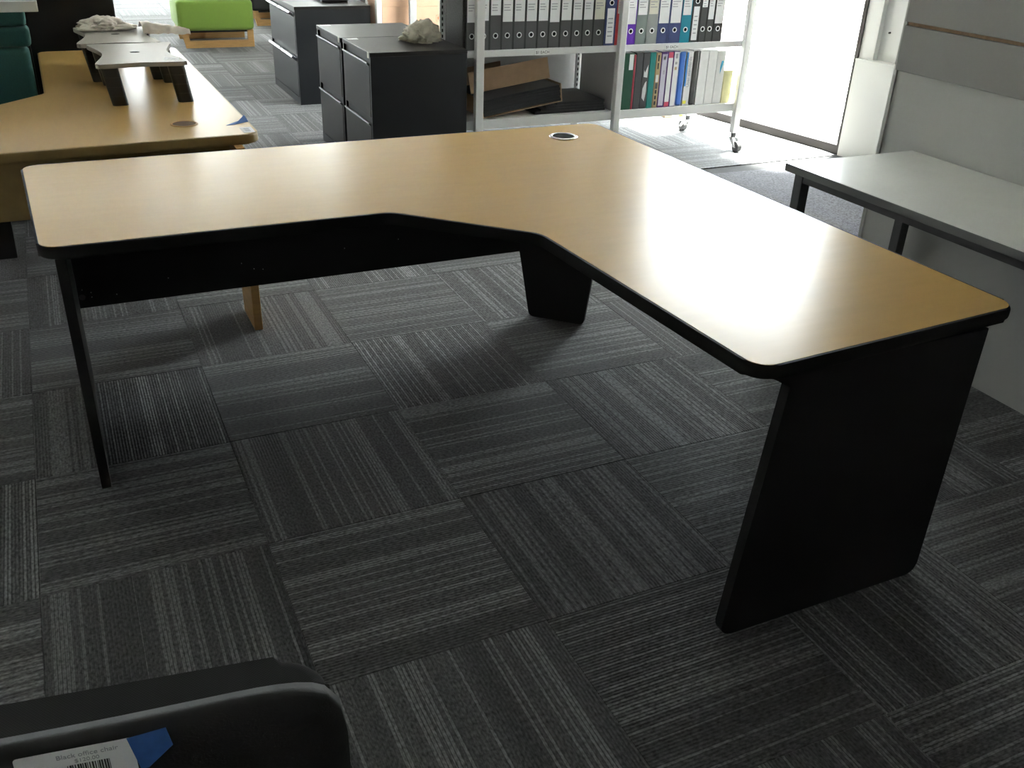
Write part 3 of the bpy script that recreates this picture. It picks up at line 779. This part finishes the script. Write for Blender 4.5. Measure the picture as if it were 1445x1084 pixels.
obox('base', (-L2, L2, -W2, W2, 0.0, 0.004), M['card'], cb)
obox('side_wall', (-L2, -L2 + 0.004, -W2, W2, 0.004, 0.105), M['card'], cb)
obox('side_wall', (L2 - 0.004, L2, -W2, W2, 0.004, 0.105), M['card'], cb)
obox('side_wall', (-L2, L2, W2 - 0.004, W2, 0.004, 0.105), M['card'], cb)
fl = obox('flap', (-L2, L2, -0.002, 0.002, 0.0, 0.120), M['card'], cb); fl.location = (0, -0.06, 0.113); fl.rotation_euler = (R(-8), 0, 0)
fl = obox('flap', (-L2, 0.06, -0.002, 0.002, 0.0, 0.10), M['card_dark'], cb); fl.location = (0, W2 - 0.002, 0.106); fl.rotation_euler = (R(6), 0, 0)
for k in range(6):
    z0 = 0.0065 + 0.0152 * k
    s = bent_slab('felt_tile', -L2 + 0.010, L2 - 0.008 - 0.004 * (k % 2), -W2 + 0.002 * (k % 3), W2 - 0.01, lambda u, z0=z0: z0 + 0.005 * math.sin(u * 3.1), 0.0148, M['felt'], None)
    s.location = cb.location; s.rotation_euler = cb.rotation_euler
    tag(s, 'black felt tile inside the open carton, %s of its stack' % ['lowest', 'second from the bottom', 'third from the bottom', 'third from the top', 'second from the top', 'topmost'][k], 'felt tile', 'felt tiles in the carton')
for k in range(4):
    s = bent_slab('felt_sheet', (1.72, 1.76, 1.795, 1.87)[k], 2.195 - 0.004 * (k % 3), 3.06 + 0.004 * k, 3.44, lambda u, k=k: LZ + 0.0155 * k, 0.0148, M['felt'])
    tag(s, 'loose black felt sheet beside the open carton, %s of its pile' % ['lowest', 'second from the bottom', 'second from the top', 'topmost'][k], 'felt tile', 'felt sheets piled on the lower shelf')

# carton flat on the floor beyond the shelving
fc = thing('flat_carton', 'pale flat carton with a yellow sticker on the floor behind the shelving', 'box', (3.30, 3.93, 0.002), R(-8))
obox('body', (0.0, 0.20, 0, 0.30, 0, 0.06), M['bk_white'], fc, bev=0.002); obox('sticker', (0.055, 0.085, -0.0012, 0, 0.004, 0.05), M['bk_brightyellow'], fc)
obox('end_block', (-0.06, -0.002, 0.0, 0.28, 0, 0.055), M['card'], fc, bev=0.002)

# ================================================================== REAR SHELVING WITH CARTONS
rs = thing('shelving_unit', 'white shelving bay with peach cartons behind the filing cabinets', 'shelving', (1.85, 5.1, 0))
for (a, b) in ((1.365, 1.405), (2.36, 2.40)):
    for y in (4.96, 5.36): rel(obox('post', (a, b, y, y + 0.04, 0, 1.95), M['white_metal'], rs, bev=0.003), rs)
rel(obox('post', (1.615, 1.668, 4.955, 4.985, 0, 1.95), M['grey_panel'], rs, bev=0.003), rs)
for z_ in (0.12, 0.475, 1.00, 1.50): rel(obox('shelf', (1.405, 2.36, 4.99, 5.38, z_ - 0.03, z_), M['white_metal'], rs, bev=0.002), rs)
def carton(x0, x1, y0, y1, z0, z1, label, stamp=None):
    t = thing('carton', label, 'box', ((x0 + x1) / 2, (y0 + y1) / 2, z0)); w, d, h = (x1 - x0) / 2, (y1 - y0) / 2, z1 - z0
    obox('body', (-w, w, -d, d, 0, h - 0.04), M['peach'], t, bev=0.002)
    obox('lid', (-w - 0.004, w + 0.004, -d - 0.004, d + 0.004, h - 0.055, h), M['peach'], t, bev=0.003)
    if stamp:
        bm = bmesh.new()
        sx, sz = stamp
        for (a, b, c, e) in ((-0.055, 0.055, 0.02, 0.022), (-0.055, 0.055, -0.022, -0.02), (-0.055, -0.053, -0.02, 0.02), (0.053, 0.055, -0.02, 0.02)): box(bm, sx + a, sx + b, -d - 0.001, -d + 0.0005, sz + c, sz + e)
        for k in range(5): box(bm, sx - 0.044 + 0.018 * k, sx - 0.032 + 0.018 * k, -d - 0.001, -d + 0.0005, sz - 0.011, sz + 0.011)
        finish('stamp', bm, M['stamp'], t)
carton(1.425, 1.655, 5.02, 5.36, 0.4755, 0.73, 'narrow peach carton at the end of the rear shelving bay')
carton(1.668, 2.05, 5.02, 5.36, 0.4755, 0.73, 'peach carton with a stamped box mark on the rear shelving', (0.04, 0.115))

# ================================================================== WHITE TABLE BY THE WALL
wt = thing('side_table', 'white topped table with grey metal frame against the grey wall', 'table', (1.64, -0.3, 0))
WT = [(1.358, 0.446), (1.928, 0.443), (1.928, -1.35), (1.412, -1.35)]
bm = bmesh.new(); prism(bm, [WT[0], WT[3], WT[2], WT[1]], DZ - 0.025, DZ - 0.0008, bev=0.001, seg=1)
rel(finish('edge_band', bm, M['grey_edge'], wt), wt)
bm = bmesh.new(); prism(bm, inset_poly([WT[0], WT[3], WT[2], WT[1]], 0.002), DZ - 0.004, DZ)
rel(finish('tabletop', bm, M['white_lam'], wt), wt)
for (x, y) in ((1.405, 0.405), (1.885, 0.375), (1.45, -1.28), (1.885, -1.28)):
    rel(obox('leg', (x - 0.019, x + 0.019, y - 0.019, y + 0.019, 0, 0.694), M['grey_frame'], wt, bev=0.002), wt)
bm = bmesh.new(); prism(bm, [(1.388, 0.384), (1.418, 0.384), (1.465, -1.262), (1.435, -1.262)], 0.665, 0.6945); rel(finish('rail', bm, M['grey_frame'], wt), wt)
rel(obox('rail', (1.872, 1.898, -1.262, 0.356, 0.665, 0.6945), M['grey_frame'], wt), wt)
rel(obox('rail', (1.424, 1.866, 0.375, 0.400, 0.665, 0.6945), M['grey_frame'], wt), wt)
rel(obox('rail', (1.470, 1.866, -1.29, -1.265, 0.665, 0.6945), M['grey_frame'], wt), wt)

# ================================================================== OTTOMANS
def ottoman(loc, rz, label, fabric, w=0.70, d=0.70):
    t = thing('ottoman', label, 'ottoman', loc, rz)
    bm = bmesh.new(); box(bm, -w / 2, w / 2, 0, d, 0.155, 0.43, bev=0.04, seg=4); finish('cushion', bm, M[fabric], t, True)
    for y in (0.03, d - 0.075):
        bm = bmesh.new()
        prism(bm, [(-w / 2 + 0.055, 0.0), (w / 2 - 0.01, 0.0), (w / 2 - 0.01, 0.16), (w / 2 - 0.065, 0.16), (w / 2 - 0.065, 0.06), (-w / 2 + 0.095, 0.06), (-w / 2 + 0.075, 0.16), (-w / 2 + 0.02, 0.16)], y, y + 0.045, axis='y', bev=0.003)
        finish('sled_leg', bm, M['beech_solid'], t)
    obox('frame_rail', (-w / 2 + 0.03, w / 2 - 0.03, 0.10, d - 0.10, 0.13, 0.157), M['dark_fabric'], t)
    return t
ottoman((0.668, 7.75, 0), R(-2), 'lime green ottoman on a light timber sled base', 'green')
ottoman((1.66, 9.10, 0), R(0), 'charcoal ottoman on a timber base beyond the lime green one', 'dark_fabric', 0.8)

# grey partition beyond
struct(obox('wall_partition', (1.20, 2.6, 10.6, 10.7, 0, 1.9), M['board_grey']))

# ================================================================== TEAL CHAIR, BOARD, BLACK CUPBOARD
tc_ = thing('armchair', 'teal fabric high-back chair tucked into the rear beech desk', 'chair', (-1.22, 2.55, 0), 0)
def lbox(name, dims, m, par, bev=0.03, seg=4): return obox(name, dims, M[m], par, bev=bev, seg=seg, smooth=True)
lbox('seat', (-0.30, 0.30, -0.20, 0.32, 0.36, 0.50), 'teal', tc_)
bk = lbox('backrest', (-0.31, 0.315, 0.30, 0.42, 0.38, 0.80), 'teal', tc_, 0.028)
lbox('upper_cushion', (-0.31, 0.330, 0.295, 0.415, 0.803, 0.885), 'teal', bk, 0.02)
lbox('head_cushion', (-0.31, 0.325, 0.295, 0.415, 0.888, 1.12), 'teal', bk, 0.02)
for (x, y) in ((0.07, -0.12), (-0.25, -0.12), (0.25, 0.34), (-0.25, 0.34)):
    bm = bmesh.new(); prism(bm, [(x - 0.055, 0.38), (x + 0.055, 0.38), (x + 0.045, 0.0), (x - 0.025, 0.0)], y - 0.03, y + 0.03, axis='y', bev=0.004)
    finish('leg', bm, M['black_plastic'], tc_)
# pale board laid across
tag(obox('laminate_board', (-1.60, -0.838, 2.76, 2.83, 0.958, 1.003), M['white_lam'], bev=0.003), 'pale laminate board resting against the teal chair back', 'board')
bc = thing('cupboard', 'tall black cupboard standing behind the rear beech desk', 'cupboard', (-0.68, 3.6, 0))
obox('body', (-0.222, 0.185, -0.25, 0.25, 0.0, 1.25), M['black_lam'], bc, bev=0.003)
obox('door', (-0.215, 0.178, -0.268, -0.252, 0.06, 1.235), M['black_lam'], bc, bev=0.002)
obox('top_panel', (-0.224, 0.19, -0.27, 0.255, 1.251, 1.275), M['black_lam'], bc, bev=0.002)
b2_ = thing('cupboard', 'dark brown cupboard between the teal chair and the black cupboard', 'cupboard', (-1.2, 3.75, 0))
M['brown'] = mat('dark_brown_laminate', (0.022, 0.015, 0.011), 0.5, noise=0.2, nscale=20, stretch=(1, 1, 6))
obox('body', (-0.30, 0.295, -0.2, 0.2, 0, 1.15), M['brown'], b2_, bev=0.003); obox('door', (-0.29, 0.285, -0.218, -0.202, 0.05, 1.14), M['brown'], b2_, bev=0.002)

# ================================================================== OFFICE CHAIR (near, bottom left)
oc = thing('office_chair', 'black office chair seen from behind with a price tag on its back', 'chair', (-0.915, -1.165, 0), R(-8.5))
def chair_shell():
    # curved back shell: local x across, y depth (negative = towards the rear), z up
    bm = bmesh.new(); nx, nz_ = 28, 14; g = []
    W_, H_ = 0.256, 0.436
    def f(u, v, off):
        # superellipse outline
        a = u * 2 - 1; b = v * 2 - 1
        sq = (abs(a) ** 9 + abs(b) ** 9) ** (1 / 9) if (a or b) else 0
        m_ = max(abs(a), abs(b)); k = (m_ / sq) if sq > 0 else 1
        x = a * k * W_ * (1 - 0.04 * (1 - v)); z = 0.50 + (b * k + 1) / 2 * H_
        y = -0.237 + 0.010 * (x / W_) ** 2 - 0.010 * ((z - 0.5) / H_) + off
        return x, y, z
    for off in (0.0, 0.017):
        g.append([[bm.verts.new(f(i / nx, j / nz_, off)) for j in range(nz_ + 1)] for i in range(nx + 1)])
    for s in (0, 1):
        for i in range(nx):
            for j in range(nz_): bm.faces.new((g[s][i][j], g[s][i + 1][j], g[s][i + 1][j + 1], g[s][i][j + 1]))
    rim = [(i, 0) for i in range(nx)] + [(nx, j) for j in range(nz_)] + [(i, nz_) for i in range(nx, 0, -1)] + [(0, j) for j in range(nz_, 0, -1)]
    for k in range(len(rim)):
        a, b = rim[k], rim[(k + 1) % len(rim)]
        bm.faces.new((g[0][a[0]][a[1]], g[0][b[0]][b[1]], g[1][b[0]][b[1]], g[1][a[0]][a[1]]))
    es = [e for e in bm.edges if e.calc_face_angle(0) > 0.9]
    bmesh.ops.bevel(bm, geom=es, offset=0.006, segments=4, profile=0.5, affect='EDGES')
    return bm
M['chair_plastic'] = mat('chair_back_plastic', (0.012, 0.012, 0.012), 0.6, spec=0.3, bump=0.15, nscale=400)
bks = finish('back_shell', chair_shell(), M['chair_plastic'], oc, True)
bm = bmesh.new()
sp = round_poly([(-0.26, -0.23), (0.26, -0.23), (0.268, 0.278), (-0.268, 0.278)], [0.09, 0.09, 0.075, 0.075], 8)
prism(bm, sp, 0.42, 0.49, bev=0.022, seg=4)
finish('seat', bm, M['weave'], oc, True)
bm = bmesh.new(); prism(bm, round_poly([(-0.23, -0.2), (0.23, -0.2), (0.23, 0.2), (-0.23, 0.2)], 0.08, 6), 0.395, 0.424); finish('seat_pan', bm, M['black_plastic'], oc)
bm = bmesh.new()
pts = [(0, 0.02, 0.385), (0, -0.22, 0.385), (0, -0.262, 0.42), (0, -0.268, 0.62)]
for a, b in zip(pts, pts[1:]): tube(bm, a, b, 0.022, n=10)
finish('back_bracket', bm, M['black_plastic'], oc)
bm = bmesh.new(); tube(bm, (0, 0, 0.10), (0, 0, 0.26), 0.028, n=16); tube(bm, (0, 0, 0.25), (0, 0, 0.40), 0.016, n=16); finish('gas_lift', bm, M['black_metal'], oc)
base = None
for k in range(5):
    a = R(90 + 72 * k); ca, sa = math.cos(a), math.sin(a)
    bm = bmesh.new(); tube(bm, (0, 0, 0.115), (ca * 0.27, sa * 0.27, 0.075), 0.026, 0.016, n=10); ba = finish('base_arm', bm, M['black_plastic'], oc)
    bm = bmesh.new(); c = Vector((ca * 0.27, sa * 0.27, 0.028)); tube(bm, c + Vector((-sa, ca, 0)) * 0.02, c - Vector((-sa, ca, 0)) * 0.02, 0.028, n=16)
    tube(bm, c, c + Vector((0, 0, 0.05)), 0.008, n=8); finish('caster', bm, M['rubber'], ba)
# price tag with barcode taped on the back
CH = Matrix.Translation((-0.915, -1.165, 0)) @ Matrix.Rotation(R(-8.5), 4, 'Z')
tg = thing('price_tag', 'white card reading Black office chair with a barcode, on the chair back', 'price tag', CH @ Vector((0.042, -0.2495, 0.9145)), R(-8.5))
bm = bmesh.new(); prism(bm, round_poly([(-0.043, -0.032), (0.043, -0.032), (0.043, 0.017), (-0.043, 0.017)], [0.003, 0.003, 0.0005, 0.003], 3), -0.0004, 0.0, axis='y')
finish('card', bm, M['paper'], tg)
text_mesh('lettering', 'Black office chair', 0.0066, M['ink_grey'], tg, (0.009, -0.0006, 0.0098), (R(90), 0, 0), extrude=0.0001)
text_mesh('price', '$120.00', 0.0056, M['ink_grey'], tg, (0.008, -0.0006, 0.0035), (R(90), 0, 0), extrude=0.0001)
bm = bmesh.new(); x = -0.007; rr = random.Random(3)
while x < 0.024:
    w_ = rr.choice((0.0005, 0.0008, 0.0013)); box(bm, x, x + w_, -0.0007, -0.0004, -0.018, -0.0005); x += w_ + rr.choice((0.0005, 0.0008, 0.0011))
finish('barcode', bm, M['ink'], tg)
tp_ = bmesh.new(); prism(tp_, [(0.0, 0.006), (0.030, 0.012), (0.033, -0.008), (0.012, -0.030), (0.006, -0.030)], -0.0004, 0.0, axis='y')
for v in tp_.verts:
    if v.co.x > 0.025: v.co.y -= 0.002
tag(finish('masking_tape', tp_, M['blue_tape'], None, False, CH @ Vector((0.081, -0.2503, 0.926)), (0, 0, R(-8.5))), 'torn blue masking tape holding the price tag on the chair back', 'tape')
